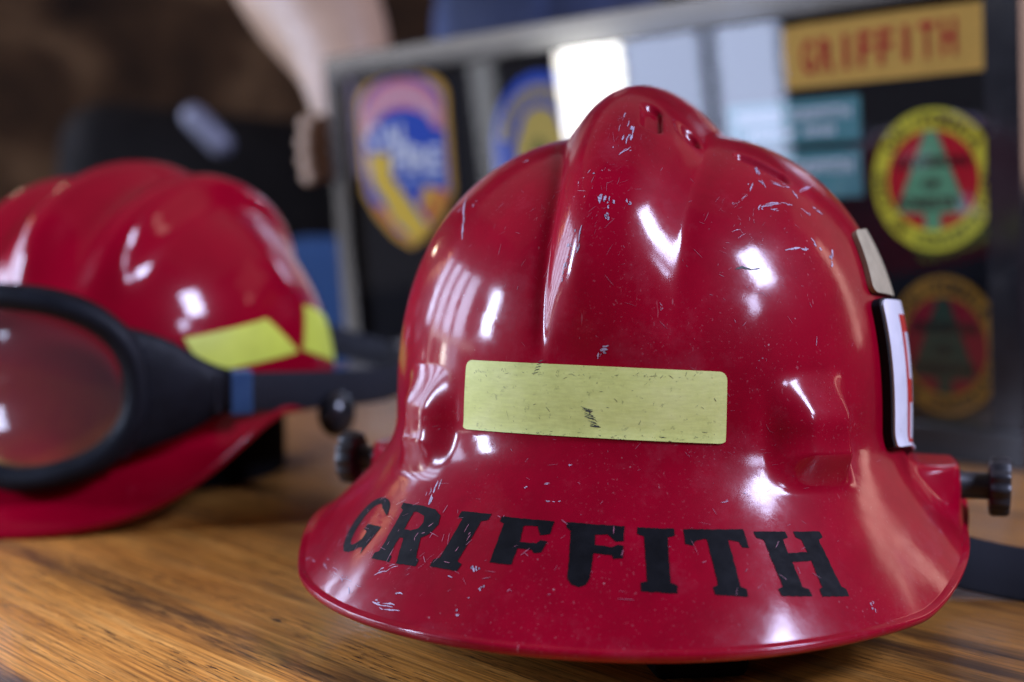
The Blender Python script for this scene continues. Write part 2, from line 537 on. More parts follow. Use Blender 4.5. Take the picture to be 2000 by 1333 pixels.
STROKES = [
    (0.54, (2.75, 0.2031), (2.75, 0.2260), (2.75, 0.2446)),
    (1.62, (5.50, 0.2303), (5.25, 0.2504), (4.75, 0.2732)),
    (0.72, (4.00, 0.2890), (6.00, 0.2732)),
    (0.54, (2.25, 0.2761), (2.25, 0.2890)),
    (2.16, (1.75, 0.3534), (1.50, 0.3691)),
    (1.26, (3.25, 0.3605), (3.25, 0.3705)),
    (1.98, (2.50, 0.3777), (3.00, 0.3863)),
    (1.26, (6.50, 0.3605), (6.75, 0.3691)),
    (0.90, (-1.75, 0.3948), (-2.00, 0.4134), (-2.25, 0.4292)),
    (0.90, (-3.75, 0.4149), (-3.50, 0.4220)),
    (0.90, (-3.75, 0.4292), (-4.00, 0.4406), (-4.25, 0.4549)),
    (0.36, (4.00, 0.3391), (6.50, 0.3348)),
    (0.90, (-45.50, 0.3062), (-36.25, 0.3519), (-32.25, 0.3863)),
    (1.80, (-44.75, 0.3333), (-43.25, 0.3319)),
    (1.62, (-36.75, 0.3276), (-36.00, 0.3247)),
    (1.26, (-53.25, 0.2017), (-52.25, 0.1874)),
    (0.90, (-32.25, 0.2203), (-29.50, 0.2175)),
    (0.54, (11.50, 0.4793), (12.50, 0.4878)),
    (0.54, (12.50, 0.4793), (11.75, 0.4907)),
    (0.36, (12.00, 0.4778), (12.00, 0.4921)),
    (1.44, (2.50, 0.5336), (3.75, 0.5322)),
    (0.72, (2.25, 0.5365), (2.00, 0.5436)),
    (1.08, (41.25, 0.2432), (39.25, 0.2718), (38.75, 0.2918)),
    (0.72, (35.50, 0.2818), (33.50, 0.3004)),
    (0.90, (33.50, 0.3391), (35.00, 0.3290), (41.25, 0.3233), (44.75, 0.3247)),
    (1.08, (37.75, 0.3362), (40.50, 0.3333)),
    (0.72, (42.25, 0.2804), (45.00, 0.2861), (48.50, 0.2876)),
    (1.98, (48.75, 0.2947), (48.75, 0.3119)),
    (0.72, (51.50, 0.2933), (62.50, 0.2732)),
    (1.44, (52.25, 0.3219), (55.00, 0.3333)),
    (0.72, (48.25, 0.3305), (50.00, 0.3419)),
    (0.36, (27.25, 0.3305), (29.75, 0.3233), (32.50, 0.3104)),
    (1.44, (37.50, 0.4020), (41.00, 0.3977), (43.75, 0.3977)),
    (1.62, (46.00, 0.3848), (47.25, 0.3991), (48.75, 0.4077)),
    (2.16, (50.75, 0.4049), (50.00, 0.4163)),
    (0.36, (26.00, 0.3777), (28.50, 0.3720)),
    (0.36, (27.00, 0.3863), (29.75, 0.3748)),
    (1.44, (-24.75, 0.8054), (-25.25, 0.7783), (-25.50, 0.7554)),
    (0.54, (-26.00, 0.7969), (-26.50, 0.7682)),
    (1.62, (-12.00, 0.8984), (-11.50, 0.9070)),
    (1.08, (-10.00, 0.9285), (-9.75, 0.9328)),
    (1.26, (-11.75, 0.9742), (-11.50, 0.9771)),
    (1.26, (-21.75, 0.9585), (-21.00, 0.9599)),
    (0.72, (-11.00, 0.9485), (-10.75, 0.9499)),
    (0.90, (-25.00, 0.9814), (-23.00, 0.9828), (-20.75, 0.9800)),
    (0.54, (-21.75, 0.9843), (-19.25, 0.9814)),
    (0.72, (-27.75, 0.9413), (-26.75, 0.9328), (-25.00, 0.9227)),
    (0.54, (-5.00, 0.7740), (-3.75, 0.7754), (-3.00, 0.7740)),
    (0.36, (-6.25, 0.7396), (-4.75, 0.7368)),
    (0.72, (-8.50, 0.7482), (-8.25, 0.7482)),
    (0.72, (-2.25, 0.6924), (-2.00, 0.6938)),
    (0.90, (40.75, 0.9585), (40.50, 0.9757)),
    (0.54, (24.75, 0.7525), (26.00, 0.7554)),
    (0.54, (21.00, 0.7654), (22.75, 0.7611)),
    (0.72, (-15.25, 0.9213), (-14.75, 0.9227)),
    (0.36, (40.25, 0.5379), (41.75, 0.5036)),
    (0.36, (28.50, 0.5393), (29.25, 0.5393)),
    (0.60, (-30.50, 0.9685), (-29.00, 0.9685)),
    (0.56, (-42.50, 0.9657), (-40.75, 0.9714)),
    (0.80, (-30.00, 0.9785), (-29.25, 0.9843)),
    (0.60, (-44.25, 0.9585), (-41.75, 0.9571)),
    (0.54, (-35.00, 0.9628), (-34.25, 0.9657)),
    (0.39, (-38.75, 0.9671), (-39.00, 0.9742)),
    (0.41, (-38.00, 0.9685), (-38.50, 0.9785)),
    (0.39, (-30.00, 0.9742), (-30.25, 0.9814)),
    (0.47, (-34.75, 0.9657), (-33.50, 0.9700)),
    (0.48, (-49.75, 0.9728), (-48.50, 0.9800)),
    (0.71, (-34.25, 0.9642), (-33.75, 0.9714)),
    (0.50, (-44.50, 0.9700), (-41.50, 0.9742)),
    (0.44, (-37.50, 0.9728), (-37.25, 0.9785)),
    (0.77, (-32.00, 0.9742), (-31.00, 0.9814)),
    (0.40, (-44.25, 0.9771), (-44.00, 0.9857)),
    (0.65, (-39.75, 0.9599), (-36.75, 0.9599)),
    (0.45, (-52.00, 0.9814), (-53.25, 0.9971)),
    (0.39, (-35.25, 0.9714), (-32.50, 0.9685)),
    (0.63, (-52.50, 0.9843), (-54.00, 0.9971)),
    (0.59, (-39.00, 0.9671), (-38.25, 0.9771)),
    (0.68, (-51.00, 0.9814), (-47.50, 0.9757)),
    (0.42, (-38.50, 0.9657), (-36.75, 0.9671)),
    (0.71, (-44.75, 0.9671), (-42.25, 0.9714)),
    (0.76, (-35.75, 0.9685), (-34.50, 0.9714)),
    (0.67, (-41.75, 0.9685), (-42.25, 0.9771)),
    (0.33, (-36.75, 0.9657), (-35.75, 0.9714)),
    (0.41, (0.75, 0.3619), (1.75, 0.3691)),
    (0.52, (-0.75, 0.3205), (-0.50, 0.3247)),
    (0.48, (-2.50, 0.3577), (-5.50, 0.3448)),
    (0.45, (1.00, 0.3505), (1.75, 0.3491)),
    (0.46, (-1.75, 0.3577), (-2.00, 0.3577)),
    (0.41, (-3.50, 0.3534), (-3.00, 0.3505)),
    (0.30, (0.00, 0.3462), (-0.25, 0.3476)),
    (0.49, (-2.75, 0.3262), (-1.75, 0.3290)),
    (0.21, (-0.75, 0.3534), (-3.25, 0.3462)),
    (0.36, (-1.50, 0.3176), (-2.25, 0.3247)),
    (0.48, (0.00, 0.3190), (1.25, 0.3233)),
    (0.45, (-3.00, 0.3305), (-3.00, 0.3362)),
    (0.50, (-0.75, 0.3233), (0.00, 0.3233)),
    (0.42, (-3.75, 0.3376), (-3.50, 0.3362)),
]

# ---------------------------------------------------------------- materials
def shell_material(name, col, worn):
    k = NT(name)
    v = k.coord()
    big = k.noise(v, 14, 4, .6)
    base = k.ramp(big, [(.3, tuple(c * .86 for c in col)), (.7, tuple(min(1, c * 1.1) for c in col))])
    # chalky dust and fine pale nicks
    if worn:
        patch = k.ramp(k.noise(v, 22, 3), [(.42, 0), (.68, 1)])
        fine = k.ramp(k.noise(v, 900, 3, .6), [(.63, 0), (.72, 1)])
        nick = k.mix(1.0, patch, fine, 'MULTIPLY')
        base = k.mix(k.mix(1.0, nick, (.16, .16, .16), 'MULTIPLY'), base, (.62, .45, .5))
        v2 = k.coord((1, 1, .12), rot=(.5, .3, .2))
        lines = k.ramp(k.noise(v2, 700, 2, .5), [(.70, 0), (.76, 1)])
        area_m = k.ramp(k.noise(k.coord(loc=(3, 1, 2)), 26, 3), [(.52, 0), (.66, 1)])
        ln = k.mix(1.0, lines, area_m, 'MULTIPLY')
        base = k.mix(k.mix(1.0, ln, (.22, .22, .22), 'MULTIPLY'), base, (.7, .5, .55))
        speck = k.n('ShaderNodeTexVoronoi')
        speck.inputs['Scale'].default_value = 210
        k.l(v, speck.inputs['Vector'])
        dots = k.ramp(speck.outputs['Distance'], [(.05, 1), (.09, 0)])
        keep = k.ramp(k.noise(v, 60, 2), [(.60, 0), (.66, 1)])
        base = k.mix(k.mix(1.0, k.mix(1.0, dots, keep, 'MULTIPLY'), (.30, .30, .30), 'MULTIPLY'), base, (.7, .55, .58))
        hz = k.ramp(k.noise(k.coord(loc=(5, 5, 1)), 30, 7, .78), [(.52, 0), (.78, .12)])
        base = k.mix(hz, base, (.40, .15, .20))
        gr = k.ramp(k.noise(k.coord(loc=(1, 8, 3)), 11, 6, .7), [(.34, .72), (.60, 1.0)])
        base = k.mix(1.0, base, gr, 'MULTIPLY')
    k.l(base, k.b.inputs['Base Color'])
    rough = k.ramp(k.noise(v, 30, 5, .65), [(.25, .30 if worn else .26), (.75, .46 if worn else .36)])
    k.l(rough, k.b.inputs['Roughness'])
    k.b.inputs['Specular IOR Level'].default_value = .03
    k.b.inputs['Coat Weight'].default_value = .55
    k.b.inputs['Coat IOR'].default_value = 1.46
    cr = k.ramp(k.noise(v, 45, 5, .7), [(.32, .065 if worn else .06), (.74, .22 if worn else .11)])
    k.l(cr, k.b.inputs['Coat Roughness'])
    if worn:
        nrm = k.bump(k.mix(.5, k.noise(v, 120, 4, .6), k.noise(v, 1500, 2, .5)), .045, .0006)
        nd = k.n('ShaderNodeBump')
        nd.inputs['Strength'].default_value = .11
        nd.inputs['Distance'].default_value = .0006
        k.l(k.noise(v, 90, 4, .6), nd.inputs['Height'])
        k.l(nd.outputs['Normal'], k.b.inputs['Coat Normal'])
    return k.m

RED1 = shell_material('worn_red_shell', (.26, .0, .0125), True)
RED2 = shell_material('red_shell', (.24, .0, .0115), False)

def tape_material():
    k = NT('reflective_lime_tape')
    v = k.coord()
    f = k.noise(k.coord((1, 1, 1)), 38, 6, .7)
    base = k.ramp(f, [(.28, (.46, .50, .13)), (.5, (.60, .65, .20)), (.75, (.69, .73, .28))])
    fib = k.ramp(k.noise(k.coord((.25, .25, 1.6), rot=(0, 0, .3)), 700, 3, .6), [(.3, .90), (.7, 1.03)])
    base = k.mix(1.0, base, fib, 'MULTIPLY')
    dirt = k.ramp(k.noise(v, 330, 5, .75), [(.60, 0), (.72, .75)])
    base = k.mix(dirt, base, (.14, .16, .06))
    k.l(base, k.b.inputs['Base Color'])
    k.b.inputs['Roughness'].default_value = .55
    k.b.inputs['Specular IOR Level'].default_value = .35
    k.bump(k.noise(v, 800, 4, .7), .12, .0004)
    return k.m
TAPE = tape_material()
TAPE_NEW = plain('clean_lime_tape', (.50, .56, .06), .5, var=.12, scale=40)
TAPE_GREY = plain('faded_grey_tape', (.30, .26, .17), .6, var=.2, scale=90, bump=.1)
PAINT_BLACK = plain('worn_black_lettering', (.005, .005, .006), .6, var=.4, scale=120, spec=.06)
RUBBER = plain('black_rubber', (.005, .006, .009), .55, var=.3, scale=80, spec=.14)
NYLON = fabric('black_webbing', (.012, .013, .018), 1500)
PLASTIC = plain('black_plastic', (.018, .019, .022), .38, var=.25, scale=120, bump=.04)
WHITE = plain('white_enamel', (.66, .66, .72), .35, var=.05, scale=60, coat=.2)
REDPAINT = plain('red_enamel', (.42, .02, .015), .4, var=.1)
SCUFF = plain('bare_scuff', (.36, .29, .38), .6, var=.3, scale=500)
SCUFF_FAINT = plain('faint_scuff', (.26, .07, .11), .55, var=.4, scale=500)
BLACKMARK = plain('black_rub_mark', (.03, .035, .03), .7, var=.4, scale=400)
LINER = plain('dark_liner', (.005, .005, .006), .9, var=.3, scale=100, spec=.05)

def wood_material():
    k = NT('oiled_oak')
    g = k.noise(k.coord((1.5, 30, 30)), 3.2, 10, .7, .5)
    base = k.ramp(g, [(.26, (.17, .060, .012)), (.38, (.48, .185, .030)), (.50, (.70, .285, .047)), (.68, (.80, .38, .085))])
    st = k.noise(k.coord((.7, 9, 9), loc=(4.3, .8, 0)), 3.0, 6, .6, .8)
    streak = k.ramp(st, [(.55, 0), (.66, .85)])
    base = k.mix(streak, base, (.085, .045, .022))
    # top darker across the grain towards the case, a dark figure line and an old stain along the grain
    sx = k.n('ShaderNodeSeparateXYZ')
    k.l(k.coord(), sx.inputs[0])
    wob = k.n('ShaderNodeMath', operation='MULTIPLY_ADD')
    k.l(k.noise(k.coord((4, 26, 1)), 5, 5, .65), wob.inputs[0])
    wob.inputs[1].default_value = .030
    k.l(sx.outputs['Y'], wob.inputs[2])
    def band(lo, hi):
        mr = k.n('ShaderNodeMapRange', clamp=True)
        mr.inputs['From Min'].default_value = lo
        mr.inputs['From Max'].default_value = hi
        k.l(wob.outputs[0], mr.inputs['Value'])
        return mr.outputs['Result']
    tone = k.ramp(band(-.66, -.30), [(0.0, 1.0), (.50, 1.0), (.62, .50), (1.0, .46)])
    base = k.mix(1.0, base, tone, 'MULTIPLY')
    line = k.ramp(band(-.580, -.550), [(.0, 0), (.35, .85), (.55, .85), (1.0, 0)])
    line = k.mix(1.0, line, k.ramp(k.noise(k.coord((7, 60, 60), loc=(2, 3, 0)), 2, 5, .6), [(.36, .15), (.56, 1)]), 'MULTIPLY')
    base = k.mix(line, base, (.07, .036, .016))
    stain = k.ramp(band(-.66, -.615), [(.0, 1), (.25, .95), (.45, 0), (1.0, 0)])
    stain = k.mix(1.0, stain, k.ramp(k.noise(k.coord((3, 22, 22), loc=(6.1, 2, 0)), 4, 6, .65), [(.36, 0), (.55, .9)]), 'MULTIPLY')
    base = k.mix(stain, base, (.045, .036, .034))
    fine = k.ramp(k.noise(k.coord((5, 150, 150)), 4.0, 6, .65), [(.32, .50), (.66, 1.18)])
    base = k.mix(1.0, base, fine, 'MULTIPLY')
    ln2 = k.ramp(k.noise(k.coord((2.4, 210, 210), loc=(3, 9, 0)), 2.5, 4, .6), [(.53, 1.0), (.60, .52), (.66, .9)])
    base = k.mix(1.0, base, ln2, 'MULTIPLY')
    po = k.noise(k.coord((34, 460, 460), loc=(1, 7, 0)), 2.2, 3, .55)
    clus = k.noise(k.coord((3, 30, 30), loc=(8, 2, 0)), 2.0, 3, .5)
    pores = k.mix(1.0, k.ramp(po, [(.56, 0), (.63, 1)]), k.ramp(clus, [(.38, 0), (.6, 1)]), 'MULTIPLY')
    base = k.mix(pores, base, (.022, .011, .006))
    k.l(base, k.b.inputs['Base Color'])
    k.l(k.ramp(k.noise(k.coord(), 7, 5, .6), [(.3, .34), (.7, .52)]), k.b.inputs['Roughness'])
    k.b.inputs['Specular IOR Level'].default_value = .45
    k.b.inputs['Coat Weight'].default_value = .25
    k.b.inputs['Coat Roughness'].default_value = .13
    k.bump(k.mix(.5, pores, fine), -.12, .0006)
    return k.m
WOOD = wood_material()

# ---------------------------------------------------------------- the table and what stands far behind it
FO = Vector((-0.1715, 1.4936, 0.0))            # lower left corner of the display case, on the table
PSI, LEAN, FW, FH = 0.8528, 0.0859, 0.7657, 0.3329
U = Vector((math.cos(PSI), -math.sin(PSI), 0))
NH = Vector((-math.sin(PSI), -math.cos(PSI), 0))
VV = Vector((0, 0, 1)) * math.cos(LEAN) + NH * math.sin(LEAN)
NN = U.cross(VV)

table = empty('table', mat=Matrix.Translation((FO.x, FO.y, 0)) @ Matrix.Rotation(-PSI, 4, 'Z'))
tag(table, 'glossy brown oak table under both helmets and the display case', 'table')
box('table_top', (-.12, -1.75, -.045), (1.25, .13, 0), WOOD, table, .004)
for sx in (-.06, 1.15):
    for sy in (-1.65, .03):
        box('leg', (sx - .035, sy - .035, -.74), (sx + .035, sy + .035, -.0455), WOOD, table, .004)

def mottled(name, stops, scale, stretch=(1, 1, 1), rough=.7):
    k = NT(name)
    k.l(k.ramp(k.noise(k.coord(stretch), scale, 6, .6, .5), stops), k.b.inputs['Base Color'])
    k.b.inputs['Roughness'].default_value = rough
    k.b.inputs['Specular IOR Level'].default_value = .05
    return k.m
WALLM = mottled('dark_wood_panel', [(.35, (.008, .0045, .003)), (.52, (.026, .013, .0065)), (.70, (.085, .047, .023))], 2.9, (1, 1, 1.2), .9)
floor = box('floor', (-6, -4, -.80), (6, 4.2, -.74), plain('floor_boards', (.03, .02, .015), .5, scale=3), None, 0)
tag(floor, kind='structure')
wall = box('wall', (-4, 3.6, -.74), (4, 3.7, 2.2), WALLM, None, 0)
tag(wall, kind='structure')

def rbox(name, c, size, rot, mat, parent, bev=.03, seg=4):
    o = box(name, (-size[0] / 2, -size[1] / 2, -size[2] / 2), (size[0] / 2, size[1] / 2, size[2] / 2), mat, parent, bev, seg)
    o.location = c
    o.rotation_euler = rot
    return o

LEATHER = plain('black_leather', (.006, .005, .005), .75, var=.3, scale=30, spec=.08)
CHROME = plain('brushed_steel', (.13, .13, .17), .5, metal=.3, var=.06)
chair = empty('leather_chair', (-.55, 2.35, -.74))
tag(chair, 'black leather chair with steel arm end behind the left helmet', 'chair')
rbox('backrest', (.05, .06, .74), (.56, .16, .72), (R(-8), R(5), R(6)), LEATHER, chair, .078, 8)
rbox('seat', (0, -.2, .46), (.58, .52, .12), (0, 0, R(6)), LEATHER, chair, .04)
rbox('armrest', (.20, -.18, .70), (.07, .42, .06), (0, 0, R(6)), LEATHER, chair, .02)
rbox('arm_end', (.118, -.30, 1.040), (.088, .034, .036), (0, R(46), 0), CHROME, chair, .0168, 5)
rbox('armrest', (-.33, -.18, .70), (.07, .42, .06), (0, 0, R(6)), LEATHER, chair, .02)
for sx, sy in ((-.24, -.4), (.24, -.4), (-.24, .02), (.24, .02)):
    rbox('leg', (sx, sy, .2), (.04, .04, .4), (0, 0, 0), CHROME, chair, .008)

stool = empty('blue_chair', (-.16, 1.98, -.74))
tag(stool, 'blue fabric chair back seen between the left helmet and the case', 'chair')
BLUEF = fabric('blue_upholstery', (.006, .028, .085), 500)
rbox('backrest', (0, 0, .66), (.34, .07, .46), (0, 0, R(-20)), BLUEF, stool, .03)
rbox('seat', (.05, .2, .42), (.36, .36, .07), (0, 0, R(-20)), BLUEF, stool, .03)
for sx, sy in ((-.12, .05), (.16, .0), (-.05, .36), (.22, .32)):
    rbox('leg', (sx, sy, .19), (.03, .03, .38), (0, 0, 0), PLASTIC, stool, .006)

# ---------------------------------------------------------------- the person who holds the case
def skin_body(name, verts, edges, mat, parent=None, root=0, sub=2):
    me = bpy.data.meshes.new(name)
    me.from_pydata([v[0] for v in verts], edges, [])
    me.materials.append(mat)
    o = bpy.data.objects.new(name, me)
    COL.objects.link(o)
    if not me.skin_vertices:
        bpy.context.view_layer.objects.active = o
        o.select_set(True)
        bpy.ops.mesh.customdata_skin_add()
        o.select_set(False)
    for sv, v in zip(me.skin_vertices[0].data, verts):
        sv.radius = v[1] if isinstance(v[1], tuple) else (v[1], v[1])
        sv.use_root = False
    me.skin_vertices[0].data[root].use_root = True
    m = o.modifiers.new('skin', 'SKIN')
    m.use_smooth_shade = True
    s = o.modifiers.new('smooth', 'SUBSURF')
    s.levels = s.render_levels = sub
    if parent is not None:
        o.parent = parent
    return o

SKIN = plain('skin', (.31, .20, .13), .5, var=.10, scale=25)
k = NT('navy_cotton')
cn = k.noise(k.coord((1.0, 1.0, .22)), 14, 4, .55, .4)
k.l(k.ramp(cn, [(.3, (.010, .016, .045)), (.7, (.030, .046, .115))]), k.b.inputs['Base Color'])
k.b.inputs['Roughness'].default_value = .85
k.bump(cn, .9, .03)
NAVY = k.m
DENIM = fabric('dark_trousers', (.012, .013, .02), 400)

V, E = [], []
def joint(p, r, link_to=None):
    V.append((p, r))
    if link_to is not None:
        E.append((link_to, len(V) - 1))
    return len(V) - 1
pel = joint((.06, 1.96, .08), (.15, .10))
wst = joint((.055, 1.95, .24), (.145, .10), pel)
che = joint((.05, 1.95, .46), (.165, .11), wst)
nkb = joint((.05, 1.96, .64), .065, che)
nck = joint((.05, 1.95, .72), .052, nkb)
hd1 = joint((.05, 1.93, .80), .075, nck)
hd2 = joint((.05, 1.93, .88), .088, hd1)
hd3 = joint((.05, 1.94, .95), .065, hd2)
def arm(sh, el, mid, wr, pa):
    s = joint(sh, .062, nkb)
    e = joint(el, .070, s)
    m_ = joint(mid, .088, e)
    w = joint(wr, .050, m_)
    return joint(pa, (.036, .020), w)
pr = arm((-.13, 1.94, .60), (-.320, 1.73, .555), (-.226, 1.65, .420), (-.172, 1.590, .325), (-.168, 1.552, .262))
for dz, ln in ((.022, .9), (.004, 1.0), (-.014, .95), (-.030, .8)):      # four fingers round the edge of the case
    a1 = joint((-.192, 1.532, .250 + dz), .0100, pr)
    a2 = joint((-.192 - .022 * ln, 1.512, .246 + dz), .0100, a1)
    a3 = joint((-.192 - .023 * ln, 1.490, .243 + dz), .0092, a2)
    joint((-.192 - .012 * ln, 1.478, .241 + dz), .0075, a3)
t1 = joint((-.158, 1.540, .290), .012, pr)
t2 = joint((-.150, 1.522, .312), .010, t1)
joint((-.156, 1.512, .326), .008, t2)
pl = arm((.23, 1.94, .60), (.33, 1.80, .38), (.29, 1.66, .30), (.22, 1.50, .22), (.20, 1.46, .20))
for dx, ln in ((-.024, .8), (-.008, .95), (.008, 1), (.024, .9)):
    a1 = joint((.19 + dx, 1.435, .185), .0095, pl)
    a2 = joint((.185 + dx, 1.41, .172 - .01 * ln), .009, a1)
    joint((.185 + dx, 1.405, .150 - .012 * ln), .0078, a2)
t1 = joint((.235, 1.445, .20), .011, pl)
joint((.238, 1.418, .195), .009, t1)
for sx in (-.09, .10):                                    # legs
    h_ = joint((.06 + sx, 1.97, -.02), .085, pel)
    kn = joint((.06 + sx, 1.95, -.34), .055, h_)
    an = joint((.06 + sx, 1.98, -.68), .038, kn)
    joint((.06 + sx, 1.86, -.71), (.04, .026), an)
person = skin_body('person', V, E, SKIN)
tag(person, 'person in a navy shirt standing behind the display case, bare forearm reaching down to it', 'person')
V, E = [], []
pel = joint((.06, 1.96, .06), (.170, .118))
wst = joint((.055, 1.95, .24), (.172, .122), pel)
che = joint((.05, 1.95, .46), (.190, .132), wst)
nkb = joint((.05, 1.96, .63), .085, che)
for sh, el in (((-.13, 1.94, .605), (-.26, 1.80, .552)), ((.23, 1.94, .605), (.29, 1.86, .48))):
    s_ = joint(sh, .078, nkb)
    joint(el, .070, s_)
skin_body('shirt', V, E, NAVY, person)
V, E = [], []
pel = joint((.06, 1.96, .055), (.160, .112))
for sx in (-.09, .10):
    h_ = joint((.06 + sx, 1.97, -.03), .098, pel)
    kn = joint((.06 + sx, 1.95, -.34), .070, h_)
    joint((.06 + sx, 1.98, -.66), .060, kn)
skin_body('trousers', V, E, DENIM, person)
V, E = [], []
h0 = joint((.05, 1.955, .86), .082)
joint((.05, 1.95, .955), .074, h0)
skin_body('hair', V, E, plain('brown_hair', (.05, .03, .02), .6), person)

# ---------------------------------------------------------------- display case with badges
M3 = Matrix(((U.x, -NN.x, VV.x), (U.y, -NN.y, VV.y), (U.z, -NN.z, VV.z))).to_4x4()     # local x = along, y = away, z = up the case
def on_case(u, v, y=0.0):
    return Matrix.Translation(FO + U * u + VV * v - NN * y) @ M3

case = empty('display_case', mat=on_case(0, 0))
tag(case, 'grey metal framed glass display case of badges leaning behind the red helmet', 'display case')
k = NT('brushed_grey_frame')
k.l(k.ramp(k.noise(k.coord((1, 1, 1)), 90, 4), [(.3, (.008, .008, .010)), (.7, (.014, .014, .016))]), k.b.inputs['Base Color'])
k.b.inputs['Metallic'].default_value = 0
k.l(k.ramp(k.noise(k.coord((1, 1, 1)), 30, 4), [(.3, .09), (.7, .13)]), k.b.inputs['Roughness'])
FRAME = k.m
FELT = plain('black_felt', (.006, .006, .008), .95, var=.3, scale=200, spec=.1)
w_, dp = .025, .034
box('top_rail', (0, 0, FH - w_), (FW, dp, FH), FRAME, case, .0015)
box('bottom_rail', (0, 0, 0), (FW, dp, w_), FRAME, case, .0015)
box('side_rail', (0, 0.0003, w_ + .0004), (w_, dp, FH - w_ - .0004), FRAME, case, .0015)
box('side_rail', (FW - w_, 0.0003, w_ + .0004), (FW, dp, FH - w_ - .0004), FRAME, case, .0015)
box('backing_board', (w_ - .004, .0165, w_ - .004), (FW - w_ + .004, .030, FH - w_ + .004), FELT, case, 0)
k = NT('clear_glass')
for nd in list(k.t.nodes):
    if nd != k.out:
        k.t.nodes.remove(nd)
fr = k.n('ShaderNodeFresnel', IOR=1.52)
mul = k.n('ShaderNodeMath', operation='MULTIPLY')
mul.inputs[1].default_value = 1.75          # two faces of the pane
k.l(fr.outputs[0], mul.inputs[0])
tr = k.n('ShaderNodeBsdfTransparent', Color=(.96, .97, .97, 1))
gl = k.n('ShaderNodeBsdfGlossy', Roughness=.015)
gl.inputs['Color'].default_value = (1, 1, 1, 1)
mx = k.n('ShaderNodeMixShader')
k.l(mul.outputs[0], mx.inputs[0]); k.l(tr.outputs[0], mx.inputs[1]); k.l(gl.outputs[0], mx.inputs[2])
k.l(mx.outputs[0], k.out.inputs['Surface'])
GLASS = k.m
obj('glass_pane', [(w_ - .003, .006, w_ - .003), (FW - w_ + .003, .006, w_ - .003), (FW - w_ + .003, .006, FH - w_ + .003), (w_ - .003, .006, FH - w_ + .003)],
    [(0, 1, 2, 3)], GLASS, case, False)

TH = lambda n, c: fabric('thread_' + n, c, 1400, .18)
GOLD, ORANGE, YEL = TH('gold', (.74, .38, .055)), TH('orange', (.78, .20, .04)), TH('yellow', (.80, .70, .05))
TRED, TBLUE, TGREEN = TH('red', (.58, .012, .022)), TH('blue', (.025, .08, .45)), TH('green', (.12, .42, .21))
TWHITE, TBLACK, PINK = TH('white', (.90, .88, .96)), TH('black', (.015, .015, .015)), TH('pale_red', (.74, .25, .30))
AMBER, DKRED, DKGREEN = TH('amber', (.36, .17, .02)), TH('dark_red', (.22, .008, .018)), TH('dark_green', (.028, .05, .03))
TEAL = plain('teal_name_plate', (.03, .21, .22), .4, var=.06)
YB = .0145          # face of a badge lies this far behind the front of the case

# shield badge with the golden state
b = empty('shield_badge', mat=on_case(.107, .139, YB))
tag(b, 'shield-shaped badge with golden state outline on blue, left end of the case', 'badge')
def shield(s, hh=.173, hw=.0735):
    top = [(hw * s * math.sin(R(a)) , hh - .030 + .030 * math.cos(R(a)) - (1 - s) * .055) for a in range(-90, 91, 10)]
    zc = .055
    lo = [(hw * s, zc), (hw * s * .72, .030 + (1 - s) * .05), (hw * s * .35, .010 + (1 - s) * .085), (0, 0.0 + (1 - s) * .095),
          (-hw * s * .35, .010 + (1 - s) * .085), (-hw * s * .72, .030 + (1 - s) * .05), (-hw * s, zc)]
    return top + lo
prism('border', shield(1.0), 0, .0025, GOLD, b)
fld = prism('field', shield(.90), -.0006, .0004, TBLUE, b)
arc_o = [(.064 * math.sin(R(a)), .128 + .036 * math.cos(R(a))) for a in range(-90, 91, 9)]
arc_i = [(.050 * math.sin(R(a)), .112 + .024 * math.cos(R(a))) for a in range(80, -81, -10)]
prism('arched_band', arc_o + [(.064, .112)] + arc_i + [(-.064, .112)], -.0012, -.0003, PINK, b)
arc_lettering('band_lettering', 'IIIIIIIIIIIIIIIIII', 0, .108, .057, .041, 158, 22, .0135, -.0015, TWHITE, b)
state = [(-.062, .094), (-.022, .094), (-.022, .070), (.022, .030), (.030, .022), (.026, .012), (.004, .008), (-.006, .016), (-.026, .028), (-.036, .046), (-.052, .062), (-.058, .078)]
prism('state_outline', state, -.0014, -.0003, TH('state_gold', (.85, .54, .06)), b)
prism('lower_field', [(-.058, .044), (-.040, .040), (-.012, .010), (-.004, .008), (0, .0095), (-.024, .018), (-.046, .033)], -.0012, -.0003, ORANGE, b)
prism('lower_field', [(.062, .056), (.062, .046), (.044, .032), (.024, .014), (.008, .008), (.030, .014), (.034, .026), (.020, .040), (.030, .054), (.044, .058)], -.0012, -.0003, ORANGE, b)
prism('flower', ell(.036, .046, .014, .014, 14), -.0018, -.0010, GOLD, b)
prism('flower_heart', ell(.036, .038, .005, .006, 10), -.0022, -.0016, TRED, b)
lettering('lettering', 'CAL', -.058, .014, .098, .122, -.0018, TWHITE, b)
lettering('lettering', 'FIRE', -.016, .060, .074, .098, -.0020, TWHITE, b)
lettering('lettering', 'SINCE 1885', -.006, .060, .062, .070, -.0018, TH('pale_blue', (.40, .48, .75)), b)

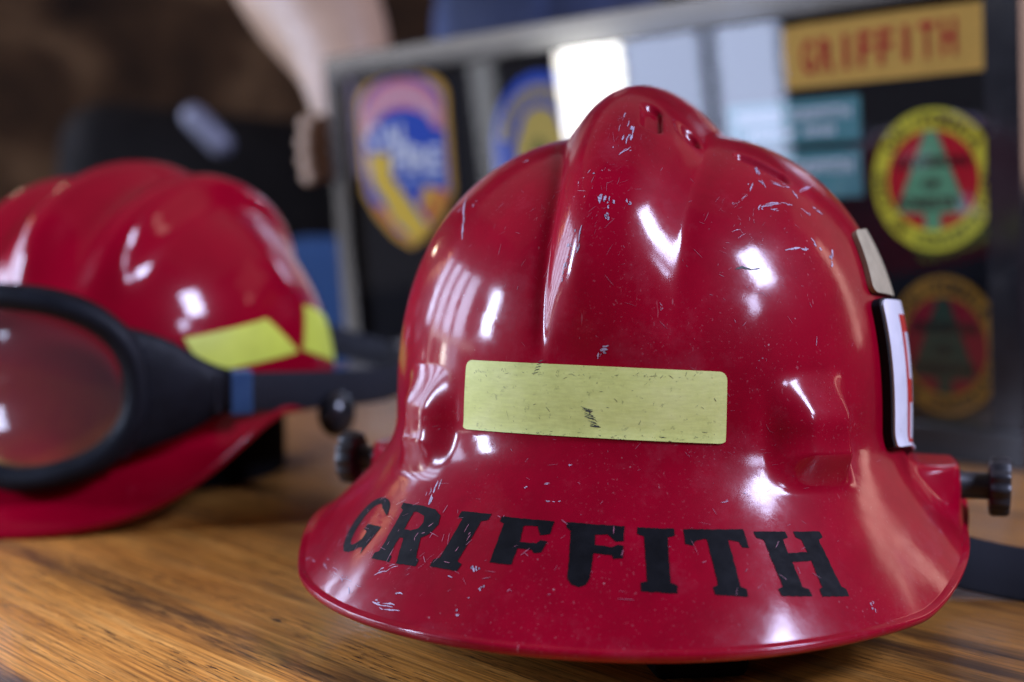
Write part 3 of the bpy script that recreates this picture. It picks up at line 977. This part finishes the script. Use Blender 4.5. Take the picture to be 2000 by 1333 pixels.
# round-topped blue badge
b = empty('blue_badge', mat=on_case(.306, .14, YB))
tag(b, 'blue and gold badge half hidden by the bright reflection in the glass', 'badge')
bl = ell(0, .088, .066, .066, 40, 0, 180) + [(-.066, .05), (-.045, .018), (0, 0), (.045, .018), (.066, .05)]
prism('border', bl, 0, .0025, TBLUE, b)
prism('arched_band', ell(0, .088, .056, .056, 30, 10, 170) + ell(0, .088, .040, .040, 30, 10, 170)[::-1], -.001, .0002, TH('dull_gold', (.42, .32, .16)), b)
prism('emblem', [(-.034, .088), (-.018, .118), (0, .124), (.018, .118), (.034, .088), (.026, .05), (0, .03), (-.026, .05)], -.001, .0002, TH('bright_gold', (.66, .46, .10)), b)
prism('emblem_centre', ell(-.002, .082, .012, .016, 14), -.0016, -.0008, TH('olive', (.30, .26, .06)), b)
arc_lettering('band_lettering', 'IIIIIIIIIIII', 0, .088, .048, .048, 155, 25, .014, -.0014, TBLUE, b)

# name tape
b = empty('name_tape', mat=on_case(.572, .258, YB))
tag(b, 'gold cloth name tape with red GRIFFITH lettering, top right of the case', 'name tape')
prism('cloth', [(.0015, 0), (.160, .0008), (.166, .004), (.166, .042), (.163, .0445), (.1, .046), (.02, .0452), (0, .044), (-.0006, .02)], 0, .0016, TH('tape_gold', (.82, .45, .09)), b)
for i, ch in enumerate('GRIFFITH'):
    x0 = .017 + i * .0162
    wd = .0115 if ch not in 'I' else .0044
    lettering('letter', ch, x0 + (.0115 - wd) / 2, x0 + (.0115 + wd) / 2, .0095 + .0004 * i, .0335 + .0004 * i, -.0008, TRED, b)

# teal engraved plates
for i, (v0, v1, lab) in enumerate(((.2185, .2500, 'upper teal name plate with white lettering right of the bright reflection'),
                                   (.1790, .2130, 'lower teal name plate with white lettering just above the helmet dome'))):
    p_ = empty('name_plate', mat=on_case(.517, v0, YB))
    tag(p_, lab, 'name plate', 'teal name plates in the case')
    box('plate', (0, 0, 0), (.120, .0016, v1 - v0), TEAL, p_, .0004)
    lettering('lettering', 'GRIFFITH', .060, .112, (v1 - v0) * .52, (v1 - v0) * .80, -.0004, TWHITE, p_)
    for x0, x1 in ((.012, .050),):
        lettering('lettering', 'IIIIII', x0, x1, (v1 - v0) * .52, (v1 - v0) * .80, -.0004, TWHITE, p_)
    if i == 0:
        lettering('lettering', 'IIIIIII', .022, .062, (v1 - v0) * .17, (v1 - v0) * .38, -.0004, TWHITE, p_)
        lettering('lettering', 'IIIII', .072, .098, (v1 - v0) * .17, (v1 - v0) * .38, -.0004, TWHITE, p_)

def tree_badge(u, v, rx, rz, ring, red, green, black, label):
    b = empty('tree_badge', mat=on_case(u, v, YB))
    tag(b, label, 'badge', 'round tree badges in the case')
    prism('border', ell(0, 0, rx, rz, 64), 0, .0024, ring, b)
    prism('field', ell(0, 0, rx * .745, rz * .70, 48), -.0006, .0004, red, b)
    prism('tree', [(-.006 * rx / .047, -rz * .70), (.006 * rx / .047, -rz * .70), (.006 * rx / .047, -rz * .47), (rx * .56, -rz * .44), (rx * .09, rz * .69), (-rx * .09, rz * .69), (-rx * .60, -rz * .44), (-.006 * rx / .047, -rz * .47)],
          -.0012, -.0002, green, b)
    arc_lettering('ring_lettering', 'CALIFORNIA', 0, 0, rx * .87, rz * .85, 150, 30, .0115, -.0006, black, b)
    arc_lettering('ring_lettering', 'DEPT OF CONSERVATION', 0, 0, rx * .87, rz * .85, 172, 368, .0100, -.0006, black, b, True)
    lettering('tree_lettering', 'DIVISION', -rx * .56, rx * .60, rz * .18, rz * .34, -.0018, black, b)
    lettering('tree_lettering', 'OF', -rx * .14, rx * .14, -rz * .12, rz * .02, -.0018, black, b)
    lettering('tree_lettering', 'FORESTRY', -rx * .56, rx * .56, -rz * .40, -rz * .24, -.0018, black, b)
tree_badge(.6930, .1890, .0470, .0480, YEL, TRED, TGREEN, TBLACK, 'bright yellow round badge with green tree on red, under the name tape')
tree_badge(.6990, .0765, .0430, .0480, AMBER, DKRED, DKGREEN, TBLACK, 'dull amber round badge with dark tree, lower right corner of the case')

# ---------------------------------------------------------------- helmet building blocks
def shell_mesh(name, S, mat, parent, th=.0026, bead=.0029):
    P, N_ = S.p, S.n
    na, nv = S.na, S.nv
    e, n = P[:, -1], N_[:, -1]
    t = P[:, -1] - P[:, -3]
    t = t - n * np.sum(t * n, axis=1, keepdims=True)
    t /= np.linalg.norm(t, axis=1, keepdims=True)
    rows = [P[:, j] for j in range(1, nv)]
    c = e + t * .0006 - n * .0007
    for a in (75, 50, 25, 0, -25, -50, -75, -100):
        rows.append(c + t * (math.cos(R(a)) * bead) + n * (math.sin(R(a)) * bead))
    for j in range(nv - 4, 2, -6):
        rows.append(P[:, j] - N_[:, j] * th)
    V = np.concatenate([P[:1, 0], np.concatenate(rows), P[:1, 0] - np.array([[0, 0, th]])])
    m = len(rows)
    i = np.arange(na); k = (i + 1) % na
    Fq = []
    for r in range(m - 1):
        a0, b0 = 1 + r * na, 1 + (r + 1) * na
        Fq.append(np.stack([a0 + i, b0 + i, b0 + k, a0 + k], 1))
    Fq = np.concatenate(Fq).tolist()
    Fq += [(0, 1 + x, 1 + (x + 1) % na) for x in range(na)]
    last = 1 + (m - 1) * na
    Fq += [(len(V) - 1, last + (x + 1) % na, last + x) for x in range(na)]
    return obj(name, V, Fq, mat, parent, True)

def on_surf(name, S, quad, poly, off, thick, mat, parent, cuts=(6, 6), holes=(), smooth=True):
    """flat outline (unit square, y up) laid on a shell; quad = (angle,row) of top-left, top-right, bottom-right, bottom-left"""
    loops = [list(poly)] + [list(h) for h in holes]
    tri = tessellate_polygon([[Vector((x, y, 0)) for x, y in lp] for lp in loops])
    flat = [p for lp in loops for p in lp]
    bm = bmesh.new()
    vs = [bm.verts.new((x, y, 0)) for x, y in flat]
    for f in tri:
        try:
            bm.faces.new([vs[i] for i in f])
        except ValueError:
            pass
    bmesh.ops.dissolve_limit(bm, angle_limit=.01, verts=bm.verts[:], edges=bm.edges[:])
    for ax, n in ((0, cuts[0]), (1, cuts[1])):
        for q in range(1, n):
            co = [0, 0, 0]; no = [0, 0, 0]
            co[ax] = q / n + .0007; no[ax] = 1
            bmesh.ops.bisect_plane(bm, geom=bm.verts[:] + bm.edges[:] + bm.faces[:], plane_co=co, plane_no=no)
    bmesh.ops.triangulate(bm, faces=bm.faces[:])
    xy = np.array([(v.co.x, v.co.y) for v in bm.verts])
    x, y = xy[:, 0], xy[:, 1]
    TL, TR, BR, BL = [np.array(q) for q in quad]
    av = (TL * (1 - x)[:, None] + TR * x[:, None]) * y[:, None] + (BL * (1 - x)[:, None] + BR * x[:, None]) * (1 - y)[:, None]
    p = S.at(av[:, 0], av[:, 1], off)
    for v, c in zip(bm.verts, p):
        v.co = c
    bm.normal_update()
    mid = bm.faces[:][0]
    bmesh.ops.recalc_face_normals(bm, faces=bm.faces[:])
    out = sum((f.normal.dot(f.calc_center_median() - Vector((0, 0, .07)))) for f in bm.faces)
    if out < 0:
        bmesh.ops.reverse_faces(bm, faces=bm.faces[:])
    me = bpy.data.meshes.new(name)
    bm.to_mesh(me)
    bm.free()
    o = link(name, me, mat, parent, smooth)
    if thick:
        m = o.modifiers.new('thick', 'SOLIDIFY')
        m.thickness = thick
        m.offset = -1
        es = o.modifiers.new('crisp', 'EDGE_SPLIT')
        es.split_angle = R(38)
    return o

def rrect(rx, ry, n=5, x0=0, x1=1, y0=0, y1=1):
    out = []
    for cx, cy, a in ((x1 - rx, y1 - ry, 0), (x0 + rx, y1 - ry, 90), (x0 + rx, y0 + ry, 180), (x1 - rx, y0 + ry, 270)):
        for k in range(n + 1):
            t = R(a + 90 * k / n)
            out.append((cx + rx * math.cos(t), cy + ry * math.sin(t)))
    return out

def jag(poly, amt, seed, step=.05):
    """roughen a hand-cut outline"""
    rnd = random.Random(seed)
    out = []
    for (x0, y0), (x1, y1) in zip(poly, poly[1:] + poly[:1]):
        L = math.hypot(x1 - x0, y1 - y0)
        n = max(1, int(L / step))
        for k in range(n):
            t = k / n
            out.append((x0 + (x1 - x0) * t + rnd.uniform(-amt, amt), y0 + (y1 - y0) * t + rnd.uniform(-amt, amt)))
    return out

gl_ = [(.50 + .50 * math.cos(R(a)), .5 + .5 * math.sin(R(a))) for a in range(42, 316, 14)]
gi_ = [(.52 + .24 * math.cos(R(a)), .5 + .37 * math.sin(R(a))) for a in range(318, 40, -14)]
GLYPH = {
    'G': (gl_ + [(.92, .12), (1.0, 0), (1.02, .48), (.56, .50), (.55, .40), (.70, .37), (.72, .24)] + gi_[1:] + [(.72, .78), (.96, .66)], []),
    'R': ([(0, 0), (.44, 0), (.43, .09), (.36, .12), (.37, .40), (.46, .40), (.60, 0), (1.0, 0), (.99, .10), (.92, .13), (.80, .44), (.93, .53), (1.0, .70), (.95, .87), (.78, .97), (.55, 1.0), (0, 1.0), (.0, .90), (.09, .87), (.09, .13), (0, .1)],
          [[(.37, .54), (.52, .54), (.66, .61), (.70, .72), (.63, .83), (.50, .87), (.37, .87)]]),
    'I': ([(0, 0), (1, 0), (1.02, .11), (.83, .15), (.81, .85), (1, .88), (1, 1), (0, 1), (-.01, .89), (.17, .85), (.18, .15), (0, .12)], []),
    'F': ([(.02, 0), (.44, 0), (.47, .34), (.74, .34), (.78, .27), (.92, .30), (.97, .54), (.84, .56), (.78, .48), (.48, .48), (.46, .84), (.72, .86), (.82, .66), (.98, .70), (1.0, 1.0), (.0, 1.0), (-.01, .88), (.08, .84)], []),
    'J': ([(.06, .10), (.14, .02), (.26, 0), (.38, .03), (.45, .13), (.49, .52), (.80, .50), (.84, .44), (.99, .46), (1.0, .66), (.90, .68), (.82, .63), (.51, .65), (.50, .82), (.72, .84), (.86, .72), (1.0, .74), (1.0, 1.0), (0, 1.0), (0, .90), (.08, .86)], []),
    'T': ([(.24, 0), (.78, 0), (.79, .10), (.70, .13), (.70, .83), (.86, .80), (.92, .70), (1.02, .70), (1.0, 1.0), (0, 1.0), (-.03, .74), (.08, .72), (.18, .82), (.34, .84), (.33, .14), (.23, .10)], []),
    'H': ([(0, 0), (.43, 0), (.43, .10), (.35, .13), (.36, .50), (.65, .52), (.64, .13), (.58, .10), (.58, 0), (1.0, 0), (1.0, .10), (.94, .13), (.92, .86), (1.0, .89), (1.0, 1.0), (.57, 1.0), (.57, .90), (.65, .86), (.65, .66), (.36, .64), (.37, .87), (.45, .90), (.45, 1.0), (0, 1.0), (0, .89), (.09, .86), (.08, .13), (0, .10)], []),
}

# ---------------------------------------------------------------- front helmet
HB1 = R(16.0)
helmet = empty('fire_helmet', mat=Matrix.Translation((.0597, .6137, 0)) @ Matrix.Rotation(-HB1, 4, 'Z'))
tag(helmet, 'scuffed red fire helmet with GRIFFITH in black across its brim, in the foreground', 'helmet')
S1 = Surf(shell_one, 640, 320, True)
shell_mesh('shell', S1, RED1, helmet)
FULL = rrect(.028, .10)
on_surf('reflective_strip', S1, ((-22.5, .5479), (22.8, .5536), (22.5, .6352), (-23.0, .6237)), FULL, .0007, .0006, TAPE, helmet, (30, 8))
for ch, a, b_, c_, d_ in LETTERS:
    poly, holes = GLYPH[ch]
    on_surf('letter', S1, (a, b_, c_, d_), jag(poly, .006, ord(ch) + int(a[0] * 10)), .00016, 0, PAINT_BLACK, helmet, (7, 6), [jag(h, .01, 5) for h in holes])
on_surf('side_strip', S1, ((66.4, .364), (94, .350), (90, .455), (63.2, .456)), rrect(.12, .12), .0022, .002, TAPE_GREY, helmet, (14, 10))
PL = ((62.6, .4640), (100, .458), (101, .668), (65.0, .6660))
edge = on_surf('number_plate', S1, PL, rrect(.10, .06), .0034, .0032, RUBBER, helmet, (18, 18))
on_surf('plate_face', S1, PL, rrect(.08, .05, 5, .03, .97, .012, .988), .0042, .0009, WHITE, edge, (18, 18))
on_surf('plate_letter', S1, PL, [(.33, .10), (.60, .10), (.60, .20), (.42, .20), (.42, .44), (.56, .44), (.56, .55), (.42, .55), (.42, .80), (.60, .80), (.60, .90), (.33, .90)],
        .00440, .0002, REDPAINT, edge, (14, 12))

# pale scuffs and nicks scratched into the shell
def strokes(name, S, data, mat, parent, off=.00014, seed=3):
    rnd = random.Random(seed)
    V, Fc = [], []
    for item in data:
        w = item[0] * .001
        pts = [np.array((p[0], p[1])) for p in item[1:]]
        n = 7
        c = []
        for i in range(len(pts) - 1):
            for k in range(n):
                c.append(pts[i] + (pts[i + 1] - pts[i]) * k / n)
        c.append(pts[-1])
        P = S.at(np.array([q[0] for q in c]), np.array([q[1] for q in c]), off)
        Q = S.at(np.array([q[0] for q in c]), np.array([q[1] for q in c]), off + .001)
        m = len(c)
        b = len(V)
        for i in range(m):
            t = P[min(i + 1, m - 1)] - P[max(i - 1, 0)]
            t = t / max(np.linalg.norm(t), 1e-9)
            nn = (Q[i] - P[i]) / .001
            sd = np.cross(t, nn)
            f = math.sin(math.pi * (i + .6) / (m + .2)) ** .5
            V.append(P[i] + sd * w * .5 * f * rnd.uniform(.35, 1.2) + t * rnd.uniform(-.3, .3) * w)
            V.append(P[i] - sd * w * .5 * f * rnd.uniform(.35, 1.2) + t * rnd.uniform(-.3, .3) * w)
        for i in range(m - 1):
            Fc.append((b + 2 * i, b + 2 * i + 1, b + 2 * i + 3, b + 2 * i + 2))
    o = obj(name, V, Fc, mat, parent, True)
    tag(o, kind='stuff')
    return o
rnd = random.Random(11)
small = []
for i in range(130):
    a = rnd.gauss(8, 34)
    v = rnd.uniform(.15, .93)
    d = rnd.gauss(0, 1)
    L = abs(rnd.gauss(0, .7)) + .2
    th = rnd.uniform(0, math.pi)
    small.append((rnd.uniform(.07, .20), (a, v), (a + L * math.cos(th), v + .010 * L * math.sin(th))))
broken = []
for n_it, it in enumerate(STROKES):                                     # each scuff is a bundle of short broken rubs
    w = it[0]
    P_ = [np.array(p) for p in it[1:]]
    for j in range((2 if w < .6 else 4) if n_it < len(STROKES) - 40 else 1):
        o_ = np.array((rnd.gauss(0, .22) * (w + .5), rnd.gauss(0, .0016) * (w + .5)))
        for a_, b2 in zip(P_[:-1], P_[1:]):
            t0, t1 = sorted((rnd.uniform(-.15, .75), rnd.uniform(.25, 1.15)))
            if t1 - t0 > .12:
                m_ = a_ + (b2 - a_) * (t0 + t1) / 2 + np.array((rnd.gauss(0, .12), rnd.gauss(0, .0008)))
                broken.append((w * rnd.uniform(.25, .8), tuple(a_ + (b2 - a_) * t0 + o_), tuple(m_ + o_), tuple(a_ + (b2 - a_) * t1 + o_)))
strokes('scuff_marks', S1, broken, SCUFF, helmet)
hair = []
for ca_, cv_, sa_, sv_, n_ in ((30, .36, 6, .03, 46), (28, .43, 5, .03, 40), (3, .36, 2.5, .06, 36), (3, .22, 2, .04, 20), (20, .60, 9, .05, 30), (-38, .90, 7, .03, 46), (-20, .92, 10, .02, 26), (10, .70, 22, .03, 14), (-20, .42, 8, .06, 20)):
    d0 = rnd.uniform(0, math.pi)
    for i in range(n_):
        a, v = rnd.gauss(ca_, sa_), min(.955, rnd.gauss(cv_, sv_))
        th = d0 + rnd.gauss(0, .6)
        L = abs(rnd.gauss(0, .9)) + .15
        hair.append((rnd.uniform(.05, .17), (a, v), (a + L * .5 * math.cos(th) + rnd.gauss(0, .05), v + .005 * L * math.sin(th)), (a + L * math.cos(th), v + .010 * L * math.sin(th))))
strokes('fine_scratches', S1, hair + small, SCUFF_FAINT, helmet, .00012, 6)
strokes('lettering_wear', S1, [(rnd.uniform(.1, .42), (a_, v_), (a_ + rnd.gauss(0, .8), v_ - abs(rnd.gauss(0, .010)))) for a_, v_ in [(rnd.choice((rnd.uniform(-44, -14), rnd.uniform(-40, -10), rnd.uniform(-30, 34))), rnd.uniform(.812, .935)) for _ in range(80)]], SCUFF_FAINT, helmet, .00024, 5)
strokes('rub_marks', S1, [(1.0, (25.5, .432), (27, .4292), (28.5, .432)), (.5, (28.6, .4325), (30.5, .430))], BLACKMARK, helmet)
strokes('rub_marks', S1, [(rnd.uniform(.25, .6), (-.7 + .16 * i + rnd.gauss(0, .2), .5880 + .0012 * i), (.2 + .18 * i, .5890 + .0012 * i + rnd.gauss(0, .0006)), (.9 + .12 * i + rnd.gauss(0, .25), .5905 + .0011 * i)) for i in range(13)] + [(.35, (-8.9 + .2 * i, .560 - .003 * i), (-8.0 + .2 * i, .5585 - .003 * i)) for i in range(5)]
        + [(rnd.uniform(.08, .2), (a_, v_), (a_ + rnd.gauss(0, .35), v_ + rnd.gauss(0, .002))) for a_, v_ in [(rnd.uniform(-21, 21), rnd.choice((rnd.uniform(.556, .627), .6245 + rnd.gauss(0, .003), .558 + abs(rnd.gauss(0, .003))))) for _ in range(150)]], BLACKMARK, helmet, .00078, 8)

def knob(parent, x, y, z, sgn, name='adjusting_knob'):
    ax = Matrix.Translation((x, y, z)) @ Matrix.Rotation(sgn * math.pi / 2, 4, 'Y')
    kb = lathe(name, [(.0100, .0110, 0), (.0118, .0115, 1), (.0125, .0127, 1), (.0125, .0178, 1), (.0118, .0192, 1), (.0085, .0196, 0), (.0070, .0184, 0)],
               PLASTIC, parent, ax, 96, 12, .09)
    lathe('screw', [(.0066, -.006, 0), (.0062, .0, 0), (.0056, .001, 0), (.0056, .0112, 0)], PLASTIC, kb, ax, 32)
    return kb
knob(helmet, .1285, .000 + .0134, .0490, 1)
knob(helmet, -.1285, .000 + .0134, .0490, -1)

# inner headband that carries the shell on the table, front pad and chin strap
def headband(parent, rx, ry, z0, z1, mat, cy=0.0):
    V, Fc = [], []
    n = 72
    for r_, z in ((0, z0), (0, z1), (-.003, z1 + .002), (-.006, z1), (-.006, z0), (-.003, z0 - .0)):
        for k in range(n):
            a = 2 * math.pi * k / n
            V.append(((rx + r_) * math.cos(a), cy + (ry + r_) * math.sin(a), z))
    for i in range(6):
        for k in range(n):
            Fc.append((i * n + k, i * n + (k + 1) % n, ((i + 1) % 6) * n + (k + 1) % n, ((i + 1) % 6) * n + k))
    return obj('headband', V, Fc, mat, parent, True, 50)
headband(helmet, .078, .097, .0005, .050, LINER)
for a in (20, 75, 105, 160, 200, 255, 285, 340):        # crown straps from the band up into the shell
    ca_, sa_ = math.cos(R(a)), math.sin(R(a))
    ribbon('crown_strap', [(.074 * ca_, .092 * sa_, .04), (.080 * ca_, .099 * sa_, .075), (.066 * ca_, .082 * sa_, .125), (.02 * ca_, .02 * sa_, .160)],
           (-sa_, ca_, 0), .018, .0015, NYLON, helmet, 6)
pad = box('brow_pad', (-.030, -.133, .0008), (.004, -.094, .014), LINER, helmet, .004, 3)
pad.rotation_euler = (0, 0, R(24))
ribbon('chin_strap', [(.075, .05, .020), (.115, .030, .016), (.15, .026, .0105), (.185, .018, .0100), (.225, .022, .0115), (.27, .010, .0105), (.34, .0, .0105)],
       [(0, .35, .94), (0, .5, .85), (.1, .6, .8), (.1, .5, .75), (.1, .75, .6), (.1, .6, .75), (0, .6, .7)], .024, .0026, NYLON, helmet, 10)

# ---------------------------------------------------------------- helmet behind, with goggles
HB2 = R(22)
helmet2 = empty('ridged_helmet', mat=Matrix.Translation((-.225, .885, 0)) @ Matrix.Rotation(-HB2, 4, 'Z'))
tag(helmet2, 'red helmet with three crown ridges and lime tape, out of focus at the left', 'helmet')
S2 = Surf(shell_two, 360, 160, True)
shell_mesh('shell', S2, RED2, helmet2)
on_surf('reflective_strip', S2, ((45.5, .5270), (74.5, .4965), (88.2, .5640), (51.0, .5890)), rrect(.02, .02), .0010, .0009, TAPE_NEW, helmet2, (14, 6))
on_surf('reflective_strip', S2, ((99, .462), (136, .470), (128, .552), (91.5, .560)), rrect(.02, .02), .0010, .0009, TAPE_NEW, helmet2, (14, 6))
on_surf('reflective_strip', S2, ((-74.5, .4965), (-45.5, .5270), (-51.0, .5890), (-88.2, .5640)), rrect(.02, .02), .0010, .0009, TAPE_NEW, helmet2, (14, 6))
headband(helmet2, .060, .085, .0008, .060, LINER, .03)
bm = bmesh.new()
bmesh.ops.create_uvsphere(bm, u_segments=24, v_segments=14, radius=.0135, matrix=Matrix.Translation((.134, -.004, .0485)) @ Matrix.Scale(.75, 4, (1, 0, 0)))
bm_obj('side_knob', bm, plain('glossy_black', (.012, .012, .014), .18, var=.1), helmet2)
k2 = lathe('lamp_clip', [(.010, 0, 0), (.012, .003, 0), (.012, .014, 0), (.008, .018, 0), (.002, .019, 0)], CHROME, helmet2, Matrix.Translation((-.062, .040, .172)) @ Matrix.Rotation(R(-24), 4, 'Y'), 24)

# goggles resting on the brim
gog = empty('goggles', mat=Matrix.Translation((-.225, .885, 0)) @ Matrix.Rotation(-HB2, 4, 'Z'))
tag(gog, 'black framed clear safety goggles on the brim of the left helmet', 'goggles')
GR, GY, GZ, GW, GH = .120, .036, .0735, .0850, .0425
def gpt(u, z, out=0.0):
    """u along the curved front (metres), z height; front is -y"""
    lim = R(50) * GR
    th = np.clip(u, -lim, lim) / GR
    ex = u - np.clip(u, -lim, lim)
    x = (GR + out) * math.sin(th) + ex * math.cos(th)
    y = (GR + out) * math.cos(th) - ex * math.sin(th) * np.sign(1)
    return np.array((x, -(GY + y), z))
def gout(t, grow=0.0):
    c, s = math.cos(t), math.sin(t)
    u = (GW + grow) * math.copysign(abs(c) ** (2 / 2.9), c)
    z = (GH + grow) * math.copysign(abs(s) ** (2 / 2.3), s)
    z += .012 * math.exp(-(u / .018) ** 2) * (1 if s < 0 else 0)        # nose notch
    return u, z
def gring(name, sections, mat, parent, n=96):
    V, Fc = [], []
    for grow, out in sections:
        for k in range(n):
            u, z = gout(2 * math.pi * k / n, grow)
            V.append(gpt(u, GZ + z, out))
    m = len(sections)
    for i in range(m):
        for k in range(n):
            j = (i + 1) % m
            Fc.append((i * n + k, i * n + (k + 1) % n, j * n + (k + 1) % n, j * n + k))
    return obj(name, V, Fc, mat, parent, True)
gring('frame', [(.000, .006), (.003, .009), (.007, .010), (.011, .007), (.0125, .002), (.012, -.003), (.009, -.006), (.003, -.007), (-.001, -.004), (-.001, .0)], RUBBER, gog)
gring('foam_seal', [(.010, -.0062), (.012, -.014), (.011, -.019), (.0075, -.018), (.007, -.0068)], LINER, gog)
k = NT('scratched_clear_lens')
for nd in list(k.t.nodes):
    if nd != k.out:
        k.t.nodes.remove(nd)
fr = k.n('ShaderNodeFresnel', IOR=1.58)
mul = k.n('ShaderNodeMath', operation='MULTIPLY')
mul.inputs[1].default_value = 1.7
k.l(fr.outputs[0], mul.inputs[0])
tr = k.n('ShaderNodeBsdfTransparent', Color=(.86, .84, .84, 1))
df = k.n('ShaderNodeBsdfDiffuse', Color=(.55, .55, .58, 1))
m0 = k.n('ShaderNodeMixShader')
m0.inputs[0].default_value = .035
k.l(tr.outputs[0], m0.inputs[1]); k.l(df.outputs[0], m0.inputs[2])
gl = k.n('ShaderNodeBsdfGlossy', Roughness=.05)
mx = k.n('ShaderNodeMixShader')
k.l(mul.outputs[0], mx.inputs[0]); k.l(m0.outputs[0], mx.inputs[1]); k.l(gl.outputs[0], mx.inputs[2])
k.l(mx.outputs[0], k.out.inputs['Surface'])
LENS = k.m
V, Fc = [], []
n = 72
rad = [0, .25, .5, .75, .92, 1.0]
for f in rad:
    for q in range(n):
        u, z = gout(2 * math.pi * q / n)
        V.append(gpt(u * f, GZ + z * f, .004 + .003 * (1 - f * f)))
for i in range(len(rad) - 1):
    for q in range(n):
        Fc.append((i * n + q, i * n + (q + 1) % n, (i + 1) * n + (q + 1) % n, (i + 1) * n + q))
obj('lens', V, Fc, LENS, gog, True)
for sg in (1, -1):                                        # outriggers
    V, Fc = [], []
    st = [(.084, .036, -.036), (.092, .036, -.036), (.101, .032, -.032), (.112, .028, -.029), (.126, .017, -.022), (.140, .010, -.013)]
    for u, zt_, zb_ in st:
        for zz_, o_ in ((zt_, .006), (zt_, -.006), (zb_, -.006), (zb_, .006)):
            V.append(gpt(sg * u, GZ - .002 + zz_, o_ - (.004 if u > .08 else 0)))
    for i in range(len(st) - 1):
        for q in range(4):
            Fc.append((i * 4 + q, i * 4 + (q + 1) % 4, i * 4 + 4 + (q + 1) % 4, i * 4 + 4 + q))
    Fc += [(0, 1, 2, 3), tuple((len(st) - 1) * 4 + q for q in (3, 2, 1, 0))]
    o = obj('outrigger', V, Fc, RUBBER, gog, True)
    m = o.modifiers.new('round', 'SUBSURF')
    m.levels = m.render_levels = 2
# strap (world points brought into the goggles' frame)
inv = gog.matrix_world.inverted()
sp = [(-.158, .757, .0690), (-.145, .777, .0675), (-.118, .815, .0645), (-.094, .872, .0600), (-.078, .935, .0570), (-.073, 1.00, .058), (-.10, 1.055, .066), (-.19, 1.075, .085), (-.30, 1.05, .09), (-.365, .95, .08), (-.375, .85, .073), (-.372, .80, .071)]
sp = [tuple(inv @ Vector(p)) for p in sp]
ribbon('strap', sp, (0, 0, 1), .0215, .0022, NYLON, gog, 10)
bk = rbox('buckle', tuple(inv @ Vector((-.1470, .7715, .0680))), (.0125, .0062, .0245), (0, 0, R(46)), plain('blue_buckle', (.018, .065, .15), .4), gog, .0012, 2)
bpy.context.view_layer.update()
